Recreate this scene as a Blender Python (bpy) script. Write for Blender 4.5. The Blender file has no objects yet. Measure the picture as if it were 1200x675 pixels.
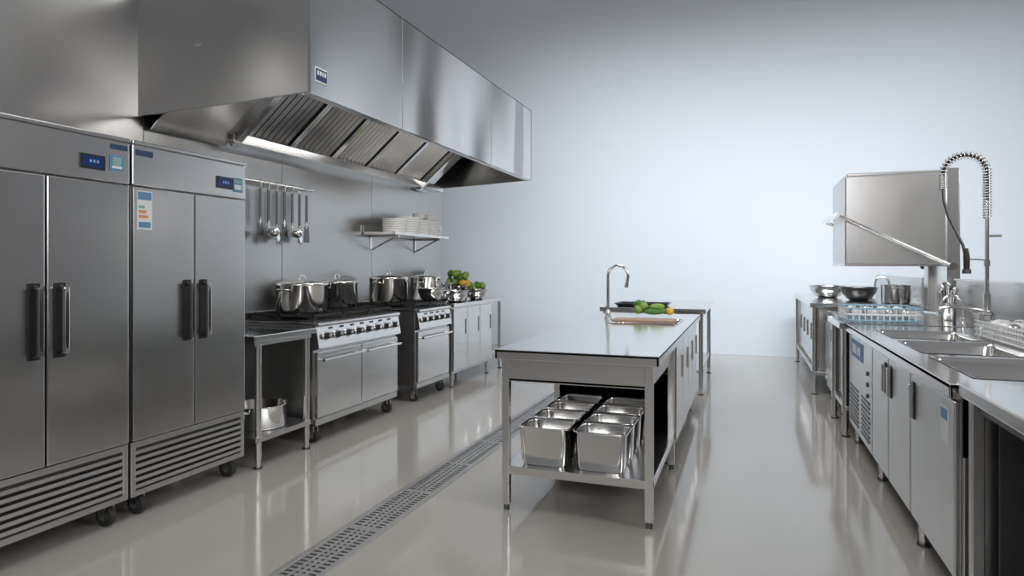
import bpy, bmesh, math, random
from mathutils import Vector, Matrix
random.seed(4)
S=bpy.context.scene
S.view_settings.view_transform='Standard'
S.view_settings.look='None'

# ------------------------------------------------------------ materials
def newmat(name):
    m=bpy.data.materials.new(name); m.use_nodes=True
    nt=m.node_tree; b=nt.nodes['Principled BSDF']
    return m,nt,b
def plain(name,col,rough=0.5,metal=0.0,emit=None,es=1.0,coat=0.0,var=0.06,scale=12):
    m,nt,b=newmat(name)
    n=nt.nodes.new('ShaderNodeTexNoise'); n.inputs['Scale'].default_value=scale
    tc=nt.nodes.new('ShaderNodeTexCoord'); nt.links.new(tc.outputs['Object'],n.inputs['Vector'])
    r=nt.nodes.new('ShaderNodeValToRGB')
    r.color_ramp.elements[0].color=tuple(c*(1-var) for c in col)+(1,)
    r.color_ramp.elements[1].color=tuple(min(1,c*(1+var)) for c in col)+(1,)
    nt.links.new(n.outputs['Fac'],r.inputs['Fac']); nt.links.new(r.outputs['Color'],b.inputs['Base Color'])
    b.inputs['Roughness'].default_value=rough; b.inputs['Metallic'].default_value=metal
    b.inputs['Coat Weight'].default_value=coat
    if emit:
        b.inputs['Emission Color'].default_value=tuple(emit)+(1,); b.inputs['Emission Strength'].default_value=es
    return m
def steel(name,col,r0,grain=(60,60,1.2),wob=0.0,wscale=1.3,var=.02,wmap=(1,1,1)):
    m,nt,b=newmat(name)
    tc=nt.nodes.new('ShaderNodeTexCoord')
    mp=nt.nodes.new('ShaderNodeMapping'); mp.inputs['Scale'].default_value=grain
    nt.links.new(tc.outputs['Object'],mp.inputs['Vector'])
    n=nt.nodes.new('ShaderNodeTexNoise'); n.inputs['Scale'].default_value=1.0; n.inputs['Detail'].default_value=1
    nt.links.new(mp.outputs['Vector'],n.inputs['Vector'])
    b.inputs['Roughness'].default_value=r0
    cr=nt.nodes.new('ShaderNodeValToRGB')
    cr.color_ramp.elements[0].color=tuple(c*(1-var) for c in col)+(1,); cr.color_ramp.elements[1].color=tuple(min(1,c*(1+var)) for c in col)+(1,)
    nt.links.new(n.outputs['Fac'],cr.inputs['Fac']); nt.links.new(cr.outputs['Color'],b.inputs['Base Color'])
    b.inputs['Metallic'].default_value=1.0
    if wob>0:
        m2=nt.nodes.new('ShaderNodeMapping'); m2.inputs['Scale'].default_value=wmap; m2.inputs['Rotation'].default_value=(0.5,0,0)
        nt.links.new(tc.outputs['Object'],m2.inputs['Vector'])
        n2=nt.nodes.new('ShaderNodeTexNoise'); n2.inputs['Scale'].default_value=wscale; n2.inputs['Detail'].default_value=0
        nt.links.new(m2.outputs['Vector'],n2.inputs['Vector'])
        b2=nt.nodes.new('ShaderNodeBump'); b2.inputs['Strength'].default_value=1.0; b2.inputs['Distance'].default_value=wob
        nt.links.new(n2.outputs['Fac'],b2.inputs['Height']); nt.links.new(b2.outputs['Normal'],b.inputs['Normal'])
    return m
ST=steel('brushed_steel',(0.62,0.615,0.605),0.28)
STF=steel('fridge_steel',(0.57,0.565,0.56),0.23,wob=0.05,wscale=.8)
STH=steel('hood_steel',(0.72,0.715,0.71),0.20,wob=0.28,wscale=1.0,wmap=(1,1.3,.6))
STW=steel('wall_steel_cladding',(0.44,0.435,0.43),0.28,wob=0.06)
STT=steel('worktop_steel',(0.68,0.68,0.68),0.13,grain=(60,1.2,60))
STL=steel('satin_steel_light',(0.72,0.71,0.70),0.22)
CH=steel('polished_steel',(0.80,0.79,0.78),0.13,grain=(8,8,60))
DK=steel('dark_steel',(0.16,0.16,0.16),0.4)
GRT=plain('grate_steel',(0.42,0.42,0.42),0.38,metal=.75)
BLK=plain('black_plastic',(0.015,0.015,0.016),0.35)
IRON=plain('cast_iron',(0.02,0.02,0.02),0.6)
RUB=plain('rubber',(0.03,0.03,0.03),0.7)
BLUE=plain('blue_display',(0.01,0.03,0.11),0.2,emit=(0.02,0.12,0.5),es=0.03)
DIG=plain('display_digits',(0.15,0.3,0.6),0.3,emit=(0.3,0.6,1.0),es=0.1)
WLAB=plain('label_white',(0.70,0.72,0.72),0.5)
BLAB=plain('label_blue',(0.10,0.24,0.42),0.5)
OLAB=plain('label_orange',(0.70,0.28,0.10),0.5)
GLAB=plain('label_green',(0.25,0.42,0.36),0.5)
NAVY=plain('badge_navy',(0.03,0.05,0.12),0.4)
CER=plain('ceramic_white',(0.88,0.88,0.86),0.2,coat=0.3,var=.01)
GRN=plain('leaf_green',(0.08,0.22,0.03),0.6,var=0.5,scale=40)
LGRN=plain('light_green',(0.26,0.42,0.08),0.5,var=0.35,scale=30)
YEL=plain('pepper_yellow',(0.85,0.50,0.05),0.3)
ORG=plain('carrot_orange',(0.75,0.22,0.03),0.4)
WOOD=plain('board_wood',(0.42,0.28,0.18),0.5,var=0.2,scale=25)
WPL=plain('white_plastic',(0.80,0.81,0.82),0.4)
BPL=plain('blue_plastic',(0.25,0.45,0.58),0.4)

def floor_mat():
    m,nt,b=newmat('epoxy_floor')
    tc=nt.nodes.new('ShaderNodeTexCoord')
    n=nt.nodes.new('ShaderNodeTexNoise'); n.inputs['Scale'].default_value=0.8; n.inputs['Detail'].default_value=4
    nt.links.new(tc.outputs['Object'],n.inputs['Vector'])
    r=nt.nodes.new('ShaderNodeValToRGB')
    r.color_ramp.elements[0].color=(0.375,0.352,0.322,1); r.color_ramp.elements[1].color=(0.41,0.388,0.358,1)
    nt.links.new(n.outputs['Fac'],r.inputs['Fac']); nt.links.new(r.outputs['Color'],b.inputs['Base Color'])
    mr=nt.nodes.new('ShaderNodeMapRange'); mr.inputs['To Min'].default_value=0.08; mr.inputs['To Max'].default_value=0.13
    nt.links.new(n.outputs['Fac'],mr.inputs['Value']); nt.links.new(mr.outputs['Result'],b.inputs['Roughness'])
    b.inputs['IOR'].default_value=1.85
    return m
FLOOR=floor_mat()
WALLM=plain('backdrop_paint',(0.64,0.685,0.735),0.75,var=0.01,scale=1)

# ------------------------------------------------------------ geometry builder
class G:
    def __init__(s): s.v=[];s.f=[];s.m=[];s.s=[];s.mats=[]
    def mi(s,mat):
        if mat not in s.mats: s.mats.append(mat)
        return s.mats.index(mat)
    def add(s,vs,fs,mat,smooth=False):
        o=len(s.v); s.v+= [Vector(v) for v in vs]; k=s.mi(mat)
        for f in fs: s.f.append([i+o for i in f]); s.m.append(k); s.s.append(smooth)
    def box(s,x0,x1,y0,y1,z0,z1,mat,b=0.0,M=None):
        bm=bmesh.new(); bmesh.ops.create_cube(bm,size=1)
        for v in bm.verts:
            v.co=Vector(((x0+x1)/2+v.co.x*(x1-x0),(y0+y1)/2+v.co.y*(y1-y0),(z0+z1)/2+v.co.z*(z1-z0)))
        if b>0:
            b=min(b,0.45*min(x1-x0,y1-y0,z1-z0))
            bmesh.ops.bevel(bm,geom=bm.edges[:],offset=b,segments=2,affect='EDGES',profile=0.6)
        bm.verts.index_update()
        vs=[v.co.copy() for v in bm.verts]
        if M: vs=[M@v for v in vs]
        s.add(vs,[[v.index for v in f.verts] for f in bm.faces],mat); bm.free()
    def hexa(s,c,mat):
        s.add(c,[(3,2,1,0),(4,5,6,7),(0,1,5,4),(1,2,6,5),(2,3,7,6),(3,0,4,7)],mat)
    def cyl(s,p0,p1,r,mat,n=16,r1=None,caps=True):
        p0=Vector(p0);p1=Vector(p1); r1=r if r1 is None else r1
        d=(p1-p0).normalized(); a=Vector((0,0,1)) if abs(d.z)<0.9 else Vector((1,0,0))
        u=d.cross(a).normalized(); w=d.cross(u)
        vs=[];
        for P,R in ((p0,r),(p1,r1)):
            for i in range(n):
                t=2*math.pi*i/n; vs.append(P+(u*math.cos(t)+w*math.sin(t))*R)
        s.add(vs,[(i,(i+1)%n,n+(i+1)%n,n+i) for i in range(n)],mat,True)
        if caps: s.add(vs,[tuple(range(n-1,-1,-1)),tuple(range(n,2*n))],mat)
    def lathe(s,prof,c,mat,n=36,smooth=True):
        vs=[];fs=[]
        for r,z in prof:
            for i in range(n):
                t=2*math.pi*i/n; vs.append((c[0]+r*math.cos(t),c[1]+r*math.sin(t),c[2]+z))
        for k in range(len(prof)-1):
            for i in range(n):
                j=(i+1)%n; fs.append((k*n+i,k*n+j,(k+1)*n+j,(k+1)*n+i))
        s.add(vs,fs,mat,smooth)
    def ball(s,c,r,mat,sc=(1,1,1),n=12,jit=0.0,rz=0):
        vs=[];fs=[];m=n//2+1
        cz,sz=math.cos(rz),math.sin(rz)
        for k in range(m):
            ph=math.pi*k/(m-1)
            for i in range(n):
                t=2*math.pi*i/n; q=r*(1+random.uniform(-jit,jit))
                x=q*math.sin(ph)*math.cos(t)*sc[0];y=q*math.sin(ph)*math.sin(t)*sc[1];z=q*math.cos(ph)*sc[2]
                vs.append((c[0]+x*cz-y*sz,c[1]+x*sz+y*cz,c[2]+z))
        for k in range(m-1):
            for i in range(n):
                j=(i+1)%n; fs.append((k*n+i,(k+1)*n+i,(k+1)*n+j,k*n+j))
        s.add(vs,fs,mat,True)
    def tube(s,pts,r,mat,n=10,closed=False,caps=True):
        P=[Vector(p) for p in pts]; N=len(P)
        vs=[];prev=None
        for i in range(N):
            if closed: d=(P[(i+1)%N]-P[i-1])
            elif i==0: d=P[1]-P[0]
            elif i==N-1: d=P[-1]-P[-2]
            else: d=P[i+1]-P[i-1]
            d.normalize()
            if prev is None:
                a=Vector((0,0,1)) if abs(d.z)<0.9 else Vector((1,0,0)); u=d.cross(a).normalized()
            else:
                u=(prev-d*prev.dot(d)); u=u.normalized() if u.length>1e-6 else d.orthogonal().normalized()
            prev=u; w=d.cross(u)
            R=r[i] if isinstance(r,(list,tuple)) else r
            for k in range(n):
                t=2*math.pi*k/n; vs.append(P[i]+(u*math.cos(t)+w*math.sin(t))*R)
        fs=[]
        for i in range(N if closed else N-1):
            for k in range(n):
                l=(k+1)%n; a=i*n; b=((i+1)%N)*n; fs.append((a+k,b+k,b+l,a+l))
        s.add(vs,fs,mat,True)
        if caps and not closed: s.add(vs,[tuple(range(n)),tuple(range(N*n-1,(N-1)*n-1,-1))],mat)
    def loft(s,rings,mat,capend=True,smooth=True):
        n=len(rings[0]); vs=[p for r in rings for p in r]; fs=[]
        for k in range(len(rings)-1):
            for i in range(n):
                j=(i+1)%n; fs.append((k*n+i,k*n+j,(k+1)*n+j,(k+1)*n+i))
        s.add(vs,fs,mat,smooth)
        if capend: s.add(rings[-1],[tuple(range(n))],mat)
    def build(s,name,parent=None,loc=(0,0,0)):
        me=bpy.data.meshes.new(name); L=Vector(loc)
        me.from_pydata([v-L for v in s.v],[],s.f)
        for m in s.mats: me.materials.append(m)
        me.polygons.foreach_set('material_index',s.m); me.polygons.foreach_set('use_smooth',s.s)
        me.update()
        o=bpy.data.objects.new(name,me); S.collection.objects.link(o)
        if parent: o.parent=parent
        else: o.location=L
        return o
def asset(name,loc,parts):
    e=bpy.data.objects.new(name,None); e.empty_display_size=0.1; S.collection.objects.link(e); e.location=loc
    for n,g in parts: g.build(n,e,loc)
    return e
def rrect(cx,cy,w,d,rad,z,k=5):
    pts=[]
    for (sx,sy,a0) in ((1,1,0),(-1,1,90),(-1,-1,180),(1,-1,270)):
        for i in range(k+1):
            a=math.radians(a0+90*i/k)
            pts.append((cx+sx*(w/2-rad)+rad*math.cos(a),cy+sy*(d/2-rad)+rad*math.sin(a),z))
    return pts
def holed(g,x0,x1,y0,y1,z0,z1,holes,mat):
    xs=sorted(set([x0,x1]+[h[0] for h in holes]+[h[1] for h in holes]))
    ys=sorted(set([y0,y1]+[h[2] for h in holes]+[h[3] for h in holes]))
    for i in range(len(xs)-1):
        for j in range(len(ys)-1):
            cx=(xs[i]+xs[i+1])/2; cy=(ys[j]+ys[j+1])/2
            if any(h[0]<cx<h[1] and h[2]<cy<h[3] for h in holes): continue
            g.box(xs[i],xs[i+1],ys[j],ys[j+1],z0,z1,mat)
def basin(g,x0,x1,y0,y1,z,depth,mat):
    cx,cy,w,d=(x0+x1)/2,(y0+y1)/2,x1-x0,y1-y0
    g.loft([rrect(cx,cy,w+.03,d+.03,.02,z+.002),rrect(cx,cy,w-.004,d-.004,.03,z+.001),rrect(cx,cy,w-.012,d-.012,.04,z-.02),
            rrect(cx,cy,w-.03,d-.03,.05,z-depth+.03),rrect(cx,cy,w-.09,d-.09,.05,z-depth)],mat)
    g.cyl((cx,cy,z-depth),(cx,cy,z-depth+.004),.045,DK)
def caster(g,x,y,r=0.05,top=0.14):
    g.cyl((x,y-.016,r),(x,y+.016,r),r,RUB,n=20)
    g.cyl((x,y-.02,r),(x,y+.02,r),r*.45,STL,n=12)
    g.box(x-.022,x+.022,y-.028,y-.021,r*.8,top-.01,CH); g.box(x-.022,x+.022,y+.021,y+.028,r*.8,top-.01,CH)
    g.box(x-.035,x+.035,y-.035,y+.035,top-.015,top,CH)
def foot(g,x,y,top,r=0.02):
    g.cyl((x,y,0.0),(x,y,.012),r*1.25,DK); g.cyl((x,y,.012),(x,y,.07),r*.8,CH); g.cyl((x,y,.06),(x,y,top),r,STL)

# ------------------------------------------------------------ room
def room():
    DX0,DX1,DY0,DY1=-1.895,-1.665,0.5,8.6
    g=G(); X0,X1,Y0,Y1=-8.0,7.0,-3.0,10.1
    def q(a,b,c,d): g.add([(a,c,0),(b,c,0),(b,d,0),(a,d,0)],[(0,1,2,3)],FLOOR)
    q(X0,DX0,Y0,Y1); q(DX1,X1,Y0,Y1); q(DX0,DX1,Y0,DY0); q(DX0,DX1,DY1,Y1)
    g.add([(DX0,DY0,0),(DX0,DY1,0),(DX0,DY1,-.1),(DX0,DY0,-.1)],[(0,1,2,3)],DK)
    g.add([(DX1,DY0,0),(DX1,DY1,0),(DX1,DY1,-.1),(DX1,DY0,-.1)],[(3,2,1,0)],DK)
    g.add([(DX0,DY0,-.1),(DX1,DY0,-.1),(DX1,DY1,-.1),(DX0,DY1,-.1)],[(0,1,2,3)],DK)
    g.build('floor')
    g=G()
    for a,b in ((DX0,DX0+.035),(DX1-.035,DX1)): g.box(a,b,DY0,DY1,-.02,.003,GRT,b=.002)
    for f in (0.36,0.5,0.64):
        x=DX0+(DX1-DX0)*f; g.box(x-.008,x+.008,DY0,DY1,-.02,.0005,GRT)
    y=DY0+.01; i=0
    while y<DY1-.01:
        wdt=.017 if i%16 else .05
        g.box(DX0+.03,DX1-.03,y,y+wdt,-.02,-.0005,GRT); y+=.033 if wdt<.02 else .066; i+=1
    g.build('floor_drain_grate')
    g=G(); g.box(X0,X1,10.1,10.2,0,8.5,WALLM); g.build('wall_back')
    g=G(); H=3.3
    g.box(-3.8,-3.71,-3.0,7.55,0,H,STW)
    edges=[-3,-.6,.6,1.9,3.16,4.5,5.9,7.55]
    for i in range(len(edges)-1):
        g.box(-3.71,-3.70,edges[i]+.002,edges[i+1]-.002,.0,H,STW,b=.002)
    g.build('wall_left')
room()

# ------------------------------------------------------------ fridges
def fridge(y0,y1,seed):
    XB,XF=-3.66,-2.99
    ym=(y0+y1)/2
    g=G(); g.box(XB,XF,y0,y1,.14,1.90,ST,b=.004)
    g.box(XB,XF+.045,y0,y1,1.715,1.925,STL,b=.006)
    g.box(XB,XF+.052,y0-.002,y1+.002,1.925,1.945,STL,b=.004)
    g.box(XF,XF+.012,y0+.012,y1-.012,.40,1.70,BLK)
    body=g
    d=G()
    for a,b in ((y0+.004,ym-.004),(ym+.004,y1-.004)):
        d.box(XF+.012,XF+.045,a,b,.402,1.708,STF,b=.006)
    h=G()
    for k,yy in enumerate((ym-.055,ym+.06)):
        x=XF+.045
        h.box(x,x+.006,yy-.026,yy+.026,.885,1.225,BLK,b=.003)
        pts=[(x+.004,yy,.905),(x+.03,yy,.908),(x+.042,yy,.93),(x+.045,yy,.96),(x+.045,yy,1.15),(x+.042,yy,1.18),(x+.03,yy,1.20),(x+.004,yy,1.205)]
        h.tube(pts,.011,BLK,n=10)
        h.box(x+.034,x+.052,yy-.013,yy+.013,.905,1.205,DK if k==0 else STL,b=.005)
    r=G()
    r.box(XF,XF+.015,y0+.01,y1-.01,.13,.39,DK)
    r.box(XF+.01,XF+.035,y0,y1,.365,.395,ST,b=.004); r.box(XF+.01,XF+.035,y0,y1,.115,.145,ST,b=.004)
    r.box(XF+.01,XF+.035,y0,y0+.03,.14,.37,ST,b=.004); r.box(XF+.01,XF+.035,y1-.03,y1,.14,.37,ST,b=.004)
    for i in range(6):
        z=.155+i*.035
        r.hexa([(XF+.012,y0+.03,z+.012),(XF+.034,y0+.03,z),(XF+.034,y1-.03,z),(XF+.012,y1-.03,z+.012),
                (XF+.012,y0+.03,z+.026),(XF+.034,y0+.03,z+.018),(XF+.034,y1-.03,z+.018),(XF+.012,y1-.03,z+.026)],STL)
    c=G()
    for x in (XB+.08,XF-.03):
        for y in (y0+.09,y1-.07): caster(c,x,y,.052,.14)
    l=G(); x=XF+.046
    dy=y0+(.60 if seed==0 else .585); dz=1.80
    l.box(x-.002,x+.004,dy-.03,dy+.10,dz-.035,dz+.036,BLK,b=.002)
    l.box(x+.003,x+.005,dy-.02,dy+.09,dz-.025,dz+.026,BLUE)
    for i in range(3): l.box(x+.0045,x+.006,dy+.018+i*.018,dy+.028+i*.018,dz-.004,dz+.010,DIG)
    if seed==0:
        l.box(x,x+.002,y0+.725,y0+.80,1.775,1.85,BLAB); l.box(x+.001,x+.003,y0+.74,y0+.785,1.80,1.84,GLAB); l.box(x+.001,x+.003,y0+.735,y0+.79,1.785,1.797,WLAB)
        l.box(x,x+.003,y0+.73,y0+.82,1.88,1.905,NAVY)
    else:
        l.box(x,x+.002,y0+.69,y0+.765,1.755,1.84,BLAB); l.box(x+.001,x+.003,y0+.70,y0+.755,1.77,1.80,WLAB); l.box(x+.001,x+.003,y0+.70,y0+.755,1.81,1.83,GLAB)
        l.box(x,x+.002,y0+.02,y0+.12,1.87,1.90,NAVY)
        l.box(x,x+.002,y0+.025,y0+.115,1.49,1.69,WLAB); l.box(x+.001,x+.003,y0+.03,y0+.11,1.645,1.685,BLAB)
        l.box(x+.001,x+.003,y0+.035,y0+.07,1.60,1.615,GLAB);l.box(x+.001,x+.003,y0+.035,y0+.08,1.575,1.59,OLAB);l.box(x+.001,x+.003,y0+.035,y0+.09,1.55,1.565,OLAB)
        l.box(x+.001,x+.003,y0+.035,y0+.105,1.50,1.53,BLAB)
    asset('commercial_refrigerator',(-3.3,ym,0),[('cabinet',body),('doors',d),('handles',h),('vent_grille',r),('casters',c),('controls_and_labels',l)])
fridge(1.60,2.435,0); fridge(2.45,3.245,1)
fridge(0.75,1.59,0)

# ------------------------------------------------------------ extraction hood
def hood():
    zb,zt=2.27,3.06
    XW,XF=-3.70,-2.29
    nB,nF,fB,fF=3.14,3.02,7.36,6.95
    g=G(); t=.02
    def wall(a,b,mat,z0=zb,z1=zt):
        a=Vector(a+(0,));b=Vector(b+(0,)); d=(b-a).normalized(); n=Vector((-d.y,d.x,0))*t
        c=[a,b,b+n,a+n]
        g.hexa([p+Vector((0,0,z0)) for p in c]+[p+Vector((0,0,z1)) for p in c],mat)
    ys=[nF,4.05,5.75,fF]
    for i in range(3):
        g.box(XF-t,XF,ys[i]+.0025,ys[i+1]-.0025,zb,zt,STH,b=.004)
    g.box(XF-t-.004,XF-t-.001,nF,fF,zb,zt,DK)
    wall((XF,nF+.0),(XW,nB),STF) ; wall((XW,fB),(XF,fF),ST)
    g.hexa([(XW,nB,zt-.01),(XF,nF,zt-.01),(XF,fF,zt-.01),(XW,fB,zt-.01),(XW,nB,zt),(XF,nF,zt),(XF,fF,zt),(XW,fB,zt)],ST)
    shell=g
    r=G()
    r.box(XF-.07,XF-.02,nF+.02,fF-.02,zb,zb+.02,STL)
    r.box(-3.17,XF-.03,nF+.05,fF-.02,zb+.37,zb+.39,STL)
    r.box(XW,-3.56,3.80,7.3,zb-.05,zb-.03,STL,b=.003); r.box(-3.575,-3.555,3.80,7.3,zb-.05,zb+.02,STL,b=.003)
    f=G()
    p0=Vector((-3.58,0,zb+.0)); p1=Vector((-3.14,0,zb+.37)); dd=(p1-p0); n=Vector((dd.z,0,-dd.x)).normalized()
    def bar(y0,y1,a,b,th,mat,t0=0,t1=0,G_=None):
        A=p0+dd*a;B=p0+dd*b
        c=[A+Vector((0,y0,0))-n*t0,B+Vector((0,y0,0))-n*t0,B+Vector((0,y1,0))-n*t1,A+Vector((0,y1,0))-n*t1]
        (G_ or f).hexa([q-n*th for q in c]+c,mat)
    FY0,FY1=3.88,6.75
    bar(nB+.05,FY0-.05,-.2,1,.01,STL,G_=r); bar(FY0-.06,FY0-.0,-.12,1.02,.05,CH,-.05,-.05,G_=r)
    bar(FY1+.0,FY1+.05,-.12,1.02,.05,CH,-.05,-.05,G_=r); bar(FY1+.05,fF+.1,-.2,1,.01,STL,G_=r)
    bar(FY0,FY1,0,1,.008,BLK,.045,.045)
    nf=5; wf=(FY1-FY0)/nf
    for i in range(nf):
        ya=FY0+i*wf; yb=ya+wf-.006
        bar(ya,ya+.025,0,1,.03,CH); bar(yb-.025,yb,0,1,.03,CH); bar(ya,yb,0,.06,.03,CH); bar(ya,yb,.94,1,.03,CH)
        ns=8; pw=(wf-.056)/ns
        for k in range(ns):
            y=ya+.028+k*pw
            bar(y+.004,y+pw*.30,.06,.94,.003,STL,.030,.004)
            bar(y+pw*.30,y+pw*.50,.06,.94,.003,STL,.004,.014)
    b=G()
    b.box(XF+.0,XF+.004,3.06,3.17,2.345,2.43,WLAB); b.box(XF+.003,XF+.006,3.065,3.165,2.355,2.42,NAVY)
    for i in range(4): b.box(XF+.005,XF+.007,3.075+i*.022,3.09+i*.022,2.385,2.41,WLAB)
    asset('extraction_hood',(-3.0,5.0,zb),[('shell',shell),('underside_trim',r),('baffle_filters',f),('maker_badge',b)])
hood()

# ------------------------------------------------------------ left worktable
def side_table():
    x0,x1,y0,y1=-3.62,-2.90,3.28,3.905
    g=G(); g.box(x0,x1,y0,y1,.82,.86,STT,b=.006)
    g.box(x0+.03,x1-.03,y0+.03,y1-.03,.79,.82,ST)
    for x in (x0+.06,x1-.05):
        for y in (y0+.08,y1-.06): foot(g,x,y,.80,.022)
    s=G(); s.box(x0+.04,x1-.03,y0+.04,y1-.03,.17,.205,ST,b=.005)
    asset('side_worktable',(-3.26,3.6,0),[('frame_and_top',g),('undershelf',s)])
side_table()
def bowl(name,c,r,h,mat=CH,lip=True,extra=None):
    g=G()
    pr=[(.001,.0),(r*.5,.0),(r*.72,h*.18),(r*.9,h*.55),(r*.98,h),(r*1.04,h*1.0),(r*1.04,h*.97)]
    g.lathe(pr,c,mat)
    g.lathe([(r*.98,h*1.0),(r*.96,h*.97),(r*.88,h*.55),(r*.70,h*.2),(r*.48,h*.04),(.001,h*.04)],c,mat)
    if extra: extra(g)
    return g.build(name,None,c)
def pot(c,r,h,lid=True,seed=0,name='stock_pot'):
    g=G()
    g.lathe([(.001,0),(r*.96,0),(r,.01),(r,h-.012),(r*1.035,h-.008),(r*1.035,h)],c,CH)
    if lid:
        g.lathe([(r*1.04,h-.002),(r*1.04,h+.006),(r*.98,h+.012),(r*.7,h+.026),(r*.3,h+.036),(.001,h+.038)],c,CH)
        z=c[2]+h+.035
        g.tube([(c[0],c[1]-.035,z-.004),(c[0],c[1]-.033,z+.022),(c[0],c[1]-.02,z+.032),(c[0],c[1]+.02,z+.032),(c[0],c[1]+.033,z+.022),(c[0],c[1]+.035,z-.004)],.006,CH)
    else:
        g.lathe([(r*1.035,h),(r*.97,h-.003),(r*.97,.02),(.001,.015)],c,CH)
    for sy in (-1,1):
        y=c[1]+sy*r; z=c[2]+h*.78
        g.tube([(c[0]-.05,y-sy*.012,z),(c[0]-.048,y+sy*.035,z+.01),(c[0]-.03,y+sy*.048,z+.012),(c[0]+.03,y+sy*.048,z+.012),(c[0]+.048,y+sy*.035,z+.01),(c[0]+.05,y-sy*.012,z)],.0065,CH)
    return g.build(name,None,c)
pot((-3.14,3.60,.207),.175,.155,lid=False,name='saucepan')

# ------------------------------------------------------------ ranges
def cooker(y0,y1,nk,nb,ndoor,name='gas_range'):
    XB,XF=-3.64,-2.965
    g=G(); g.box(XB,XF,y0,y1,.15,.88,ST,b=.004)
    g.box(XB,XF+.03,y0,y1,.865,.89,STT,b=.005)
    g.box(XB-.02,XB+.03,y0,y1,.86,.944,ST,b=.004)
    g.hexa([(XF,y0,.685),(XF+.055,y0,.70),(XF+.055,y1,.70),(XF,y1,.685),(XF,y0,.868),(XF+.025,y0,.868),(XF+.025,y1,.868),(XF,y1,.868)],STL)
    g.cyl((XF+.032,y0+.004,.872),(XF+.032,y1-.004,.872),.017,STL)
    k=G()
    for i in range(nk):
        y=y0+.10+(y1-y0-.20)*i/(nk-1); x=XF+.040;z=.785
        k.cyl((x-.005,y,z),(x+.008,y,z+.001),.034,STL,n=24); k.cyl((x+.006,y,z),(x+.042,y,z+.007),.025,BLK,n=20,r1=.021)
        k.cyl((x+.042,y,z+.007),(x+.044,y,z+.007),.018,CH,n=20)
    for i in range(nk-1):
        y=y0+.10+(y1-y0-.20)*(i+.5)/(nk-1); k.cyl((XF+.035,y,.84),(XF+.045,y,.842),.008,BLK)
    d=G(); w=(y1-y0-.02)/ndoor
    for i in range(ndoor):
        a=y0+.01+i*w+.004; b=a+w-.008
        d.box(XF,XF+.03,a,b,.19,.672,STL,b=.006)
        z=.615; d.tube([(XF+.028,a+.05,z),(XF+.072,a+.05,z)],.008,CH); d.tube([(XF+.028,b-.05,z),(XF+.072,b-.05,z)],.008,CH)
        d.cyl((XF+.072,a+.02,z),(XF+.072,b-.02,z),.012,CH)
    d.box(XF-.01,XF+.02,y0+.005,y1-.005,.135,.182,ST,b=.003)
    t=G()
    t.box(XB+.05,XF-.02,y0+.03,y1-.03,.888,.896,IRON,b=.002)
    bw=(y1-y0-.06)/nb
    for i in range(nb):
        ya=y0+.03+i*bw+.006; yb=ya+bw-.012
        for xa,xb in ((XB+.06,(XB+XF)/2-.004),((XB+XF)/2+.004,XF-.02)):
            cx=(xa+xb)/2; cy=(ya+yb)/2; z0,z1=.925,.945
            for (a,b,c,e) in ((xa,xb,ya,ya+.014),(xa,xb,yb-.014,yb),(xa,xa+.014,ya,yb),(xb-.014,xb,ya,yb)):
                t.box(a,b,c,e,z0-.005,z1-.004,IRON,b=.003)
            t.box(xa,xb,cy-.006,cy+.006,z0,z1,IRON); t.box(cx-.006,cx+.006,ya,yb,z0,z1,IRON)
            for q in (-.32,.32):
                t.box(xa,xb,cy+q*(yb-ya)-.005,cy+q*(yb-ya)+.005,z0,z1,IRON)
            for px in (xa+.007,xb-.007):
                for py in (ya+.007,yb-.007): t.box(px-.007,px+.007,py-.007,py+.007,.895,.93,IRON)
            t.cyl((cx,cy,.895),(cx,cy,.912),.055,DK,n=20); t.cyl((cx,cy,.91),(cx,cy,.92),.035,IRON,n=20)
    c=G()
    for x in (XB+.06,XF-.05):
        for y in (y0+.07,y1-.07): caster(c,x,y,.045,.15)
    asset(name,(-3.3,(y0+y1)/2,0),[('body',g),('knobs',k),('oven_doors',d),('burner_grates',t),('casters',c)])
cooker(3.94,5.12,8,3,2); cooker(5.48,6.19,5,2,1)

pot((-3.26,4.20,.946),.195,.215); pot((-3.36,4.80,.946),.175,.215); pot((-3.38,5.70,.946),.19,.235)
pot((-3.42,6.58,.901),.17,.27)
bowl('mixing_bowl',(-3.07,6.02,.946),.14,.13)

# ------------------------------------------------------------ left end cabinet
def end_cab():
    XB,XF=-3.64,-2.95
    g=G(); g.box(XB,XF,6.27,7.38,.15,.86,ST,b=.004)
    g.box(XB-.02,XF+.035,6.25,7.82,.86,.90,STT,b=.006)
    d=G(); n=3; w=1.10/n
    for i in range(n):
        a=6.275+i*w+.004; b=a+w-.008
        d.box(XF,XF+.02,a,b,.18,.845,STL,b=.004); d.box(XF+.018,XF+.03,b-.05,b-.035,.55,.72,CH,b=.003)
    l=G()
    for x in (XB+.05,XF-.03):
        foot(l,x,7.76,.86,.02)
        for y in (6.33,7.32): foot(l,x,y,.155,.02)
    l.box(XB+.03,XF-.02,7.4,7.78,.2,.225,ST)
    asset('storage_cabinet',(-3.3,7.0,0),[('carcass_and_top',g),('doors',d),('legs_and_shelf',l)])
end_cab()
bowl('mixing_bowl',(-3.07,6.62,.901),.15,.13)
bowl('mixing_bowl',(-3.44,6.97,.901),.16,.20)
def veg1(g):
    for i in range(34):
        a=random.uniform(0,6.28); r=random.uniform(0,.15)
        g.ball((-3.36+r*math.cos(a),7.36+r*math.sin(a),1.06+random.uniform(0,.17)),random.uniform(.025,.045),random.choice([GRN,LGRN,LGRN]),jit=.25)
    for i in range(6): g.ball((-3.27+random.uniform(-.06,.06),7.28+random.uniform(-.13,.1),1.10),.036,YEL)
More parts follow.
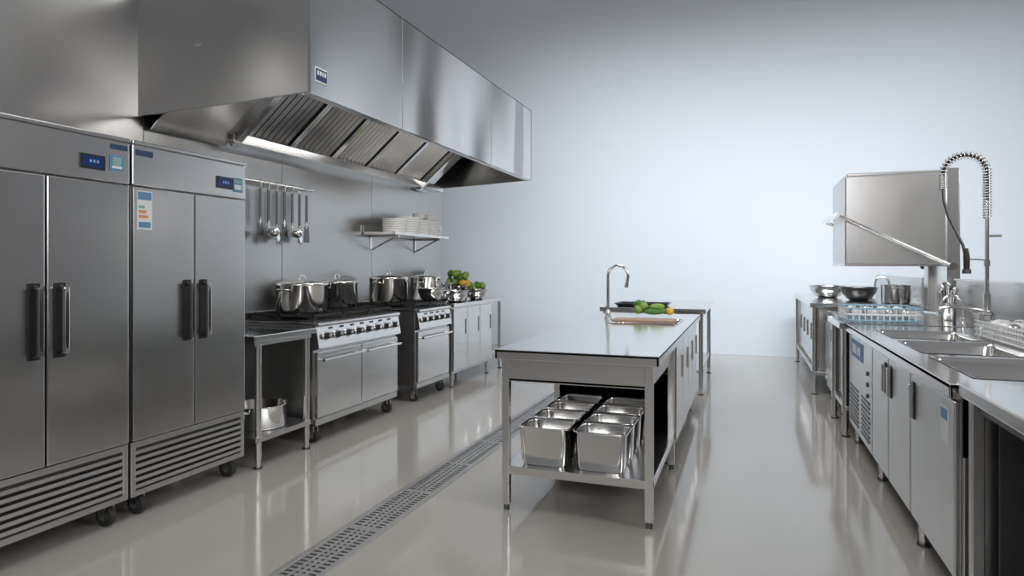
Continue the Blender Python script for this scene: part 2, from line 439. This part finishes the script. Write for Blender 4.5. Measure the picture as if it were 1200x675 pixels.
bowl('vegetable_bowl',(-3.36,7.36,.901),.18,.16,extra=veg1)
def veg2(g):
    for i in range(14):
        a=random.uniform(0,6.28); r=random.uniform(0,.11)
        g.ball((-3.06+r*math.cos(a),7.20+r*math.sin(a),1.02+random.uniform(-.01,.06)),random.uniform(.028,.042),random.choice([GRN,YEL,ORG,LGRN]),jit=.08)
bowl('vegetable_bowl',(-3.06,7.20,.901),.14,.13,extra=veg2)

# ------------------------------------------------------------ wall shelf, plates, rail
def shelf():
    x0,x1,y0,y1,z=-3.698,-3.32,5.72,6.98,1.62
    g=G(); g.box(x0,x1,y0,y1,z,z+.03,STL,b=.004); g.box(x0,x0+.015,y0,y1,z,z+.10,ST,b=.003)
    for y in (y0+.15,y1-.15):
        g.box(x0,x0+.01,y-.015,y+.015,z-.17,z,STL)
        g.tube([(x0+.01,y,z-.15),(x1-.06,y,z-.005)],.009,STL)
        g.box(x0,x1-.04,y-.01,y+.01,z-.02,z,STL)
    g.build('wall_shelf',None,(-3.5,6.35,z))
    p=G()
    for i,y in enumerate((5.95,6.22,6.49,6.73,6.90)):
        n=(8,10,9,9,7)[i]; r=(.125,.13,.12,.115,.08)[i]
        for k in range(n):
            zz=z+.031+k*.018
            p.lathe([(.001,0),(r*.75,0),(r*.97,.003),(r,.006),(r,.014),(r*.97,.0165),(r*.6,.013),(.001,.012)],(-3.46,y,zz),CER,n=28)
    # small bowls on top of the middle stacks
    for y,zz in ((6.49,z+.20),(6.73,z+.20)):
        for k in range(2):
            p.lathe([(.001,0),(.035,0),(.06,.02),(.075,.045),(.077,.047),(.07,.042),(.05,.015),(.001,.008)],(-3.46,y,zz+k*.02),CER,n=24)
    p.build('plate_stacks',None,(-3.5,6.35,z+.03))
shelf()
def rail():
    g=G(); x=-3.60; z=1.965
    g.cyl((x,3.35,z),(x,4.78,z),.013,CH)
    for y in (3.42,4.05,4.72): g.cyl((-3.70,y,z),(x,y,z),.008,CH); g.cyl((-3.70,y,z),(-3.694,y,z),.022,CH)
    g.build('utensil_rail',None,(x,4.1,z))
    for i,y in enumerate((4.12,4.215,4.31,4.405,4.50,4.595,4.69)):
        u=G(); X=x+.005
        u.tube([(X-.012,y,z+.006),(X-.006,y,z+.019),(X+.012,y,z+.016),(X+.018,y,z-.006),(X+.008,y,z-.03),(X,y,z-.06)],.004,CH,n=8)
        L=.33+.02*(i%3); zb=z-L
        u.box(X-.004,X+.004,y-.014,y+.014,zb+.03,z-.05,DK,b=.002); u.cyl((X,y,zb-.01),(X,y,zb+.05),.007,CH)
        if i%3==0:
            u.hexa([(X-.002,y-.040,zb-.13),(X+.002,y-.040,zb-.13),(X+.002,y+.040,zb-.13),(X-.002,y+.040,zb-.13),
                    (X-.002,y-.028,zb+.01),(X+.002,y-.028,zb+.01),(X+.002,y+.028,zb+.01),(X-.002,y+.028,zb+.01)],DK)
        elif i%3==1:
            u.lathe([(.001,-.06),(.033,-.052),(.050,-.028),(.056,0),(.054,0),(.047,-.027),(.030,-.047),(.001,-.055)],(X+.045,y,zb-.02),CH,n=20)
        else:
            u.ball((X+.005,y,zb-.045),.050,CH,sc=(.22,.85,1.3),n=16)
        u.build(('kitchen_turner','soup_ladle','serving_spoon')[i%3],None,(X,y,z))
rail()

# ------------------------------------------------------------ island
def island():
    x0,x1,y0,y1=-1.255,-.40,3.20,6.15
    zt=.86
    g=G(); hole=(-1.02,-.50,5.0,5.55)
    holed(g,x0,x1,y0,y1,zt-.012,zt,[hole],STT)
    g.box(x0,x1,y0,y0+.014,zt-.05,zt-.0005,STL,b=.003); g.box(x0,x1,y1-.014,y1,zt-.05,zt-.0005,STL)
    g.box(x0,x0+.014,y0,y1,zt-.05,zt-.0005,STL,b=.003); g.box(x1-.014,x1,y0,y1,zt-.05,zt-.0005,STL,b=.003)
    basin(g,*hole,zt,.18,CH)
    top=g
    a=G()
    a.box(x0+.05,x1-.05,y0+.06,y0+.075,.685,zt-.012,STL,b=.002)
    a.box(x0+.05,x0+.065,y0+.06,y1-.06,.70,zt-.012,ST); a.box(x1-.065,x1-.05,y0+.06,4.30,.70,zt-.012,ST)
    a.box(x0+.05,x1-.05,y0+.06,4.98,.69,.70,ST)
    l=G()
    for x in (x0+.045,x1-.055):
        for y in (y0+.06,4.26,):
            l.box(x-.02,x+.02,y-.02,y+.02,.03,zt-.04,STL,b=.004); l.cyl((x,y,0),(x,y,.035),.016,DK)
    s=G(); s.box(x0+.03,x1-.035,y0+.05,4.29,.19,.235,STL,b=.004)
    s.box(x0+.028,x0+.034,y0+.05,4.29,.18,.235,ST)
    c=G(); cy0,cy1=4.32,6.10
    c.box(x0+.04,x1-.05,cy0,cy0+.02,.13,zt-.05,ST,b=.003)
    c.box(x0+.04,x1-.05,cy0,cy1,.13,.60,ST,b=.003)
    c.box(x0+.04,x1-.05,cy0,4.95,.60,.69,ST); c.box(x0+.04,x0+.07,cy0,cy1,.6,zt-.05,ST); c.box(x1-.07,x1-.05,cy0,cy1,.6,zt-.05,ST)
    n=4; w=(cy1-cy0)/n
    for i in range(n):
        c.box(x1-.05,x1-.028,cy0+i*w+.006,cy0+(i+1)*w-.006,.16,zt-.07,STL,b=.004)
        c.box(x1-.03,x1-.018,cy0+(i+1)*w-.06,cy0+(i+1)*w-.045,.52,.68,CH,b=.003)
    for x in (x0+.08,x1-.09):
        for y in (cy0+.05,cy1-.05): foot(c,x,y,.14,.02)
    asset('prep_island',(-.83,4.6,0),[('worktop',top),('apron',a),('legs',l),('undershelf',s),('cupboards',c)])
    for col,cx in enumerate((-1.02,-.715)):
        for row in range(4):
            cy=3.40+row*.245; w,d,h=.285,.232,.205; z=.2365
            g=G()
            g.loft([rrect(cx,cy,w-.05,d-.045,.03,z),rrect(cx,cy,w-.035,d-.03,.035,z+.02),rrect(cx,cy,w-.012,d-.012,.04,z+h-.012),
                    rrect(cx,cy,w,d,.035,z+h-.006),rrect(cx,cy,w+.004,d+.004,.035,z+h),rrect(cx,cy,w-.018,d-.018,.04,z+h),rrect(cx,cy,w-.022,d-.02,.04,z+h-.015),
                    rrect(cx,cy,w-.042,d-.036,.035,z+.022),rrect(cx,cy,w-.06,d-.05,.03,z+.004)],CH)
            g.add(rrect(cx,cy,w-.05,d-.045,.03,z),[tuple(range(24))[::-1]],CH)
            g.build('gastronorm_pan',None,(cx,cy,z))
    t=G(); bx,by=-1.10,5.42; Z=zt+.003
    t.lathe([(.032,0),(.032,.008),(.022,.015),(.020,.06),(.016,.07),(.001,.07)],(bx,by,Z),CH,n=24)
    pts=[(bx,by,zt+.05),(bx,by,zt+.33)]
    R=.085
    for i in range(13):
        th=math.pi*(1-i/12*1.12); pts.append((bx+R+R*math.cos(th),by-.0,zt+.36+R*math.sin(th)))
    e=pts[-1]; pts.append((e[0]-.006,by,e[2]-.05))
    t.tube(pts,.0125,CH,n=14); t.cyl((e[0]-.004,by,e[2]-.03),(e[0]-.010,by,e[2]-.065),.016,CH)
    t.cyl((bx,by-.02,zt+.04),(bx,by-.05,zt+.045),.014,CH); t.tube([(bx,by-.045,zt+.045),(bx,by-.05,zt+.09),(bx-.01,by-.05,zt+.12)],.006,CH)
    t.build('gooseneck_faucet',None,(bx,by,Z))
    b=G(); b.box(-1.0,-.52,5.05,5.28,zt+.004,zt+.024,WOOD,b=.006); b.build('chopping_board',None,(-.76,5.17,zt+.004))
    v=G(); q=zt+.016
    for i in range(16):
        a=random.uniform(0,6.28); r=random.uniform(0,.06)
        v.ball((-.88+r*math.cos(a),5.76+r*math.sin(a),q+.05+random.uniform(-.01,.05)),random.uniform(.022,.035),random.choice([GRN,LGRN,GRN]),jit=.28)
    for (x,y,z,rz,m,L) in ((-.76,5.70,.03,.15,GRN,3.2),(-.74,5.76,.03,-.1,LGRN,3),(-.73,5.72,.075,.35,LGRN,2.6),(-.66,5.82,.03,.5,GRN,2.4)):
        v.ball((x,y,q+z),.026,m,sc=(L,1,1),rz=rz,n=14)
    v.ball((-.62,5.72,q+.035),.034,YEL)
    v.build('vegetable_pile',None,(-.8,5.72,q))
island()
def table2():
    x0,x1,y0,y1,zt=-1.46,-.385,6.75,8.3,.87
    g=G(); g.box(x0,x1,y0,y1,zt-.045,zt,STT,b=.005); g.box(x0+.05,x1-.05,y0+.05,y1-.05,zt-.11,zt-.045,ST)
    for x in (x0+.05,x1-.05):
        for y in (y0+.05,y1-.05): foot(g,x,y,zt-.045,.022)
    s=G(); s.box(x0+.04,x1-.04,y0+.04,y1-.04,.22,.25,ST,b=.004)
    asset('worktable',(-.94,7.5,0),[('top_and_legs',g),('undershelf',s)])
    b=G(); b.loft([rrect(-1.05,7.05,.50,.30,.03,zt+.001),rrect(-1.05,7.05,.56,.36,.03,zt+.035),rrect(-1.05,7.05,.57,.37,.03,zt+.037),rrect(-1.05,7.05,.54,.34,.03,zt+.037),rrect(-1.05,7.05,.49,.29,.03,zt+.008)],BLK)
    b.build('baking_tray',None,(-1.05,7.05,zt))
table2()

# ------------------------------------------------------------ right row
def near_counter():
    x0,x1,y0,y1,zt=.715,1.60,1.35,2.765,.88
    g=G(); g.box(x0,x1,y0,y1,zt-.045,zt,STT,b=.006)
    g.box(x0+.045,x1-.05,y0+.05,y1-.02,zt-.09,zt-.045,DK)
    l=G()
    for y in (y0+.05,2.1,y1-.05):
        for x in (x0+.05,x1-.06):
            l.box(x-.02,x+.02,y-.02,y+.02,.03,zt-.05,ST,b=.004); l.cyl((x,y,0),(x,y,.035),.016,DK)
    c=G()
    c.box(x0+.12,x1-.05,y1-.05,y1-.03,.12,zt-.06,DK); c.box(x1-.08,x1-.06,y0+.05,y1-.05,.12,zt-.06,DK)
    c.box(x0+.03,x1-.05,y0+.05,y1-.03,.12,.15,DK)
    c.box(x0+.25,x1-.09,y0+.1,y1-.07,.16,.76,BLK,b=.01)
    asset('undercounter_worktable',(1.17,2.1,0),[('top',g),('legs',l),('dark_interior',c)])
near_counter()
def sink_counter():
    x0,x1,y0,y1,zt=.70,1.60,2.78,5.44,.865
    holes=[(.84,1.30,2.98,3.62),(.84,1.30,3.76,4.34),(.84,1.30,4.48,5.02)]
    g=G(); holed(g,x0,x1,y0,y1,zt-.012,zt,holes,STT)
    g.box(x0,x0+.012,y0,y1,zt-.05,zt+.004,STL,b=.003); g.box(x0,x1,y0,y0+.012,zt-.05,zt+.004,STL,b=.002)
    for h in holes: basin(g,*h,zt,.22,CH)
    b=G(); xf=x0+.045
    b.box(xf,x1,y0+.005,y1-.005,.12,.60,ST,b=.003); b.box(xf,xf+.03,y0+.005,y1-.005,.6,zt-.05,ST); b.box(xf,x1,y0+.005,y0+.02,.6,zt-.05,ST)
    d=G()
    def door(a,c,mat=ST,hs=1):
        d.box(xf-.024,xf,a,c,.145,.80,mat,b=.005)
        hy=(c-.07) if hs>0 else (a+.05)
        d.box(xf-.03,xf-.024,hy-.005,hy+.035,.60,.77,BLK,b=.002); d.box(xf-.047,xf-.036,hy+.003,hy+.027,.61,.76,STL,b=.003)
        d.box(xf-.04,xf-.03,hy+.008,hy+.022,.62,.63,STL); d.box(xf-.04,xf-.03,hy+.008,hy+.022,.74,.75,STL)
    door(2.81,3.48); door(3.50,3.98); door(4.0,4.46,ST,-1)
    d.box(xf-.026,xf-.0235,2.88,2.98,.62,.76,WLAB); d.box(xf-.0275,xf-.0255,2.89,2.97,.71,.75,BLAB)
    m=G()
    m.box(xf-.024,xf,4.48,5.42,.145,.80,ST,b=.004)
    m.box(xf-.028,xf-.022,4.80,5.30,.66,.78,BLAB,b=.002); m.box(xf-.031,xf-.027,4.86,5.0,.69,.75,BLUE); m.box(xf-.031,xf-.027,5.06,5.22,.69,.75,WLAB)
    for i in range(3): m.cyl((xf-.024,4.62,.62-.07*i),(xf-.034,4.62,.62-.07*i),.014,BLK)
    for i in range(9): m.box(xf-.028,xf-.022,4.56,4.86,.19+.03*i,.205+.03*i,BLK)
    for i in range(9): m.box(xf-.028,xf-.022,4.98,5.34,.19+.03*i,.205+.03*i,BLK)
    l=G()
    for y in (y0+.08,3.49,4.47,y1-.08):
        for x in (xf+.03,x1-.06): foot(l,x,y,.125,.022)
    asset('sink_counter',(1.15,4.1,0),[('worktop_and_basins',g),('carcass',b),('doors',d),('control_unit',m),('feet',l)])
    s=G(); s.box(x1+.004,x1+.024,y0,6.2,0,1.19,ST,b=.003); s.box(x1-.012,x1+.034,y0,6.2,1.185,1.20,STL,b=.003)
    s.box(x1+.004,x1+.024,7.3,9.7,0,1.19,ST,b=.003)
    s.build('splashback_panel',None,(x1+.01,4.5,0))
    k=G(); bx0,bx1,by0,by1,bz=1.33,1.575,3.75,4.75,.872
    for z in (bz+.01,bz+.04,bz+.07,bz+.095):
        k.tube([(bx0,by0,z),(bx1,by0,z),(bx1,by1,z),(bx0,by1,z)],.006,WPL,n=6,closed=True)
    for i in range(26):
        y=by0+(by1-by0)*i/25
        for x in (bx0,bx1): k.cyl((x,y,bz+.005),(x,y,bz+.097),.004,WPL,n=6)
        k.cyl((bx0,y,bz+.008),(bx1,y,bz+.008),.004,WPL,n=6)
    for i in range(7):
        x=bx0+(bx1-bx0)*i/6
        for y in (by0,by1): k.cyl((x,y,bz+.005),(x,y,bz+.097),.004,WPL,n=6)
    for i in range(40):
        y=random.uniform(by0+.06,by1-.06);x=random.uniform(bx0+.04,bx1-.04)
        k.ball((x,y,bz+.075),.038,random.choice([CER,CER,STL]),sc=(.9,1.2,.9),rz=random.uniform(0,3))
    k.build('dish_basket',None,(1.45,4.25,bz))
sink_counter()

def spray():
    g=G(); bx,by=1.50,5.12; z0=.868
    g.cyl((bx,by-.11,.99),(bx,by+.11,.99),.018,CH)
    for s in (-1,1):
        g.cyl((bx,by+s*.10,.868),(bx,by+s*.10,.99),.014,CH); g.lathe([(.028,0),(.028,.01),(.014,.02)],(bx,by+s*.10,.868),CH,n=20)
        g.cyl((bx,by+s*.11,.99),(bx-.03,by+s*.17,.995),.016,CH); g.tube([(bx-.03,by+s*.17,.995),(bx-.09,by+s*.20,1.01)],.008,CH)
    g.tube([(bx,by,.99),(bx-.05,by,1.01),(bx-.20,by,1.03),(bx-.27,by,1.015),(bx-.28,by,.97)],.012,CH)
    g.cyl((bx,by,.97),(bx,by,1.12),.022,CH); g.cyl((bx,by,1.1),(bx,by,1.74),.012,CH); g.cyl((bx,by,1.30),(bx,by,1.34),.018,CH)
    g.tube([(bx,by,1.5),(bx+.08,by,1.5)],.008,CH)
    R=.125
    def P(t):
        if t<.40: return Vector((bx,by,1.62+.30*t/.40))
        if t<.80:
            a=(t-.40)/.40*math.pi
            return Vector((bx-R+R*math.cos(a),by-.0,1.92+R*math.sin(a)))
        q=(t-.80)/.20; return Vector((bx-2*R,by,1.92-.10*q))
    N=600; turns=42; pts=[]
    for i in range(N+1):
        t=i/N; p=P(t); d=(P(min(1,t+.002))-P(max(0,t-.002))).normalized(); n=Vector((0,1,0)); b=d.cross(n)
        a=2*math.pi*turns*t; pts.append(p+(n*math.cos(a)+b*math.sin(a))*.023)
    g.tube(pts,.0045,CH,n=5)
    g.tube([P(i/40) for i in range(41)],.011,BLK,n=8)
    g.tube([(bx-.25,by,1.83),(bx-.245,by,1.74),(bx-.22,by,1.64),(bx-.17,by,1.52),(bx-.135,by,1.44),(bx-.12,by,1.36)],.010,DK,n=8)
    g.tube([(bx-.12,by,1.42),(bx-.115,by,1.36),(bx-.115,by,1.28)],[.014,.020,.018],BLK,n=12); g.cyl((bx-.115,by,1.28),(bx-.115,by,1.25),.026,DK,n=20)
    g.tube([(bx,by,1.34),(bx-.06,by,1.345),(bx-.11,by,1.345)],.006,CH)
    g.build('spring_spray_faucet',None,(bx,by,z0))
spray()

def dishwasher():
    x0,x1,y0,y1=.80,1.56,6.27,7.12
    g=G(); g.box(x0,x1,y0,y1,1.31,2.08,ST,b=.012); g.box(x0+.02,x1-.02,y0+.02,y1-.02,2.08,2.105,ST,b=.006); g.box(x0-.004,x1+.004,y0-.004,y1+.004,1.30,1.325,STL,b=.004)
    c=G(); c.box(x1+.01,x1+.10,y0+.05,y0+.20,.88,2.12,STL,b=.004); c.box(x1+.01,x1+.10,y1-.20,y1-.05,.88,2.12,ST,b=.004); c.box(x1+.05,x1+.14,y0+.18,y1-.18,.88,2.0,STL,b=.004)
    h=G()
    for y in (y0-.035,y1+.035):
        h.tube([(x1+.03,y,1.30),(x1-.05,y,1.34),(x0-.02,y,1.72),(x0-.07,y,1.74)],.015,CH,n=10)
        h.cyl((x1+.03,y-.03,1.30),(x1+.03,y+.03,1.30),.03,DK)
    h.cyl((x0-.07,y0-.08,1.74),(x0-.07,y1+.08,1.74),.022,CH)
    b=G(); b.box(x0-.05,x1+.02,y0+.0,y1,.12,.80,ST,b=.005); b.box(x0-.07,x0-.05,y0+.04,y1-.04,.2,.76,STL,b=.004)
    b.box(x0-.075,x0-.069,y0+.08,y0+.35,.62,.72,BLK); b.box(x0-.06,x1+.04,y0-.02,y1+.02,.80,.87,STT,b=.006)
    for y in (y0+.06,y1-.06):
        for x in (x0,x1-.04): foot(b,x,y,.125,.022)
    asset('hood_dishwasher',(1.2,6.7,0),[('wash_hood',g),('rear_columns',c),('lift_handle',h),('base_tank',b)])
dishwasher()
def landing(y0,y1,x0,zt,name):
    x1=1.60
    g=G(); g.box(x0,x1,y0,y1,zt-.045,zt,STT,b=.005)
    l=G()
    for x in (x0+.05,x1-.06):
        for y in (y0+.06,y1-.06):
            foot(l,x,y,zt-.04,.024)
    l.box(x0+.04,x1-.04,y0+.03,y1-.03,.2,.235,ST,b=.004)
    l.box(x0+.09,x1-.05,y0+.10,y1-.10,.24,zt-.045,ST,b=.004)
    n=max(1,int((y1-y0)/.5)); w=(y1-y0-.2)/n
    for i in range(n):
        l.box(x0+.07,x0+.09,y0+.10+i*w+.005,y0+.10+(i+1)*w-.005,.26,zt-.06,STL,b=.004)
        l.box(x0+.055,x0+.07,y0+.10+i*w+.05,y0+.10+i*w+.065,.5,.68,CH,b=.003)
    asset(name,((x0+x1)/2,(y0+y1)/2,0),[('top',g),('cupboard_and_legs',l)])
landing(5.46,6.22,.66,.87,'dish_landing_table')
landing(7.18,9.70,.60,.93,'dish_outlet_table')
def rack(cx,cy,z,name='dish_rack'):
    g=G(); w=.25
    for zz,m in ((z+.006,BPL),(z+.05,WPL),(z+.095,BPL)):
        g.tube([(cx-w,cy-w,zz),(cx+w,cy-w,zz),(cx+w,cy+w,zz),(cx-w,cy+w,zz)],.008,m,n=6,closed=True)
    for i in range(13):
        q=-w+2*w*i/12
        for p in ((cx+q,cy-w),(cx+q,cy+w),(cx-w,cy+q),(cx+w,cy+q)): g.cyl((p[0],p[1],z+.004),(p[0],p[1],z+.095),.006,WPL,n=6)
        g.cyl((cx+q,cy-w,z+.008),(cx+q,cy+w,z+.008),.004,BPL,n=6)
    for i in range(4):
        x=cx-.17+i*.11
        for j in range(3): g.ball((x,cy-.15+j*.15,z+.06),.04,random.choice([CER,STL]),sc=(1,1,.9))
    g.build(name,None,(cx,cy,z))
rack(.98,5.84,.880)
bowl('mixing_bowl',(.90,8.5,.932),.20,.14); bowl('mixing_bowl',(1.32,8.8,.932),.17,.12); bowl('mixing_bowl',(1.15,7.95,.932),.18,.14,mat=DK)
pot((1.42,7.50,.932),.13,.18,lid=False,name='saucepan')
def smalltap(x,y,z,h):
    t=G(); t.lathe([(.03,0),(.03,.01),(.018,.02),(.018,.06)],(x,y,z),CH,n=20)
    arc=[(x-.07+.07*math.cos(math.pi*i/10),y,z+h+.07*math.sin(math.pi*i/10)) for i in range(11)]
    pts=[(x,y,z+.03),(x,y,z+h-.02)]+arc+[(x-.14,y,z+h-.05)]
    t.tube(pts,.011,CH,n=10); t.build('gooseneck_faucet',None,(x,y,z))
smalltap(1.48,8.15,.931,.18); smalltap(1.50,5.62,.872,.14)
def caddy():
    g=G(); c=(1.50,6.0,.872)
    g.lathe([(.001,0),(.05,0),(.06,.13),(.063,.135),(.058,.13),(.048,.01),(.001,.01)],c,STL,n=20)
    for i in range(7):
        a=i*.9; g.tube([(c[0]+.02*math.cos(a),c[1]+.02*math.sin(a),c[2]+.02),(c[0]+.05*math.cos(a),c[1]+.05*math.sin(a),c[2]+.22+.02*(i%3))],.005,random.choice([CH,DK,BLK]),n=6)
        g.ball((c[0]+.052*math.cos(a),c[1]+.052*math.sin(a),c[2]+.24+.02*(i%3)),.02,random.choice([CH,DK]),sc=(1,1,1.3),n=8)
    g.build('cutlery_caddy',None,c)
caddy()

# ------------------------------------------------------------ lights, world, camera
W=bpy.data.worlds.new('world'); S.world=W; W.use_nodes=True; nt=W.node_tree
bg=nt.nodes['Background']
tc=nt.nodes.new('ShaderNodeTexCoord'); sp=nt.nodes.new('ShaderNodeSeparateXYZ'); cr=nt.nodes.new('ShaderNodeValToRGB')
mr=nt.nodes.new('ShaderNodeMapRange'); mr.inputs['From Min'].default_value=-.2; mr.inputs['From Max'].default_value=1
nt.links.new(tc.outputs['Generated'],sp.inputs[0]); nt.links.new(sp.outputs['Z'],mr.inputs['Value']); nt.links.new(mr.outputs['Result'],cr.inputs['Fac'])
cr.color_ramp.elements[0].color=(0.12,0.12,0.125,1); cr.color_ramp.elements[1].color=(0.40,0.42,0.45,1)
e=cr.color_ramp.elements.new(.4); e.color=(0.38,0.385,0.40,1)
nt.links.new(cr.outputs['Color'],bg.inputs['Color']); bg.inputs['Strength'].default_value=0.52
def area(name,loc,target,sx,sy,power,col=(1,1,1),spread=None):
    L=bpy.data.lights.new(name,'AREA'); L.shape='RECTANGLE'; L.size=sx; L.size_y=sy; L.energy=power; L.color=col
    if spread: L.spread=math.radians(spread)
    o=bpy.data.objects.new(name,L); S.collection.objects.link(o); o.location=loc
    o.rotation_euler=(Vector(target)-Vector(loc)).to_track_quat('-Z','Y').to_euler()
    return o
area('ceiling_softbox',(-.8,4.2,5.4),(-.8,4.2,0),2.2,5.0,125,(1,.985,.96))
area('side_softbox',(4.2,2.5,3.6),(-2.5,4.0,1.3),1.6,3.0,115,(1,.985,.97))
area('front_softbox',(.3,-2.6,3.0),(-1.2,4.5,.8),2.5,1.2,95,(1,.985,.97))
hl=area('hood_fill_light',(-2.62,4.9,2.60),(-2.62,4.9,0),.12,2.4,15,(1,.97,.93)); hl.rotation_euler=(0,0,0)  # unseen fill added inside the hood to brighten the pots below
area('backdrop_light',(0.3,4.8,5.6),(0.5,10.1,1.0),8.0,.8,130,(.91,.96,1.0),spread=74)

cd=bpy.data.cameras.new('camera'); co=bpy.data.objects.new('camera',cd); S.collection.objects.link(co)
cd.sensor_width=36; cd.lens=22.8; cd.shift_y=-.02125; cd.clip_start=.05
co.location=(0,0,1.30); co.rotation_euler=(math.radians(90),0,math.atan(275/760))
S.camera=co
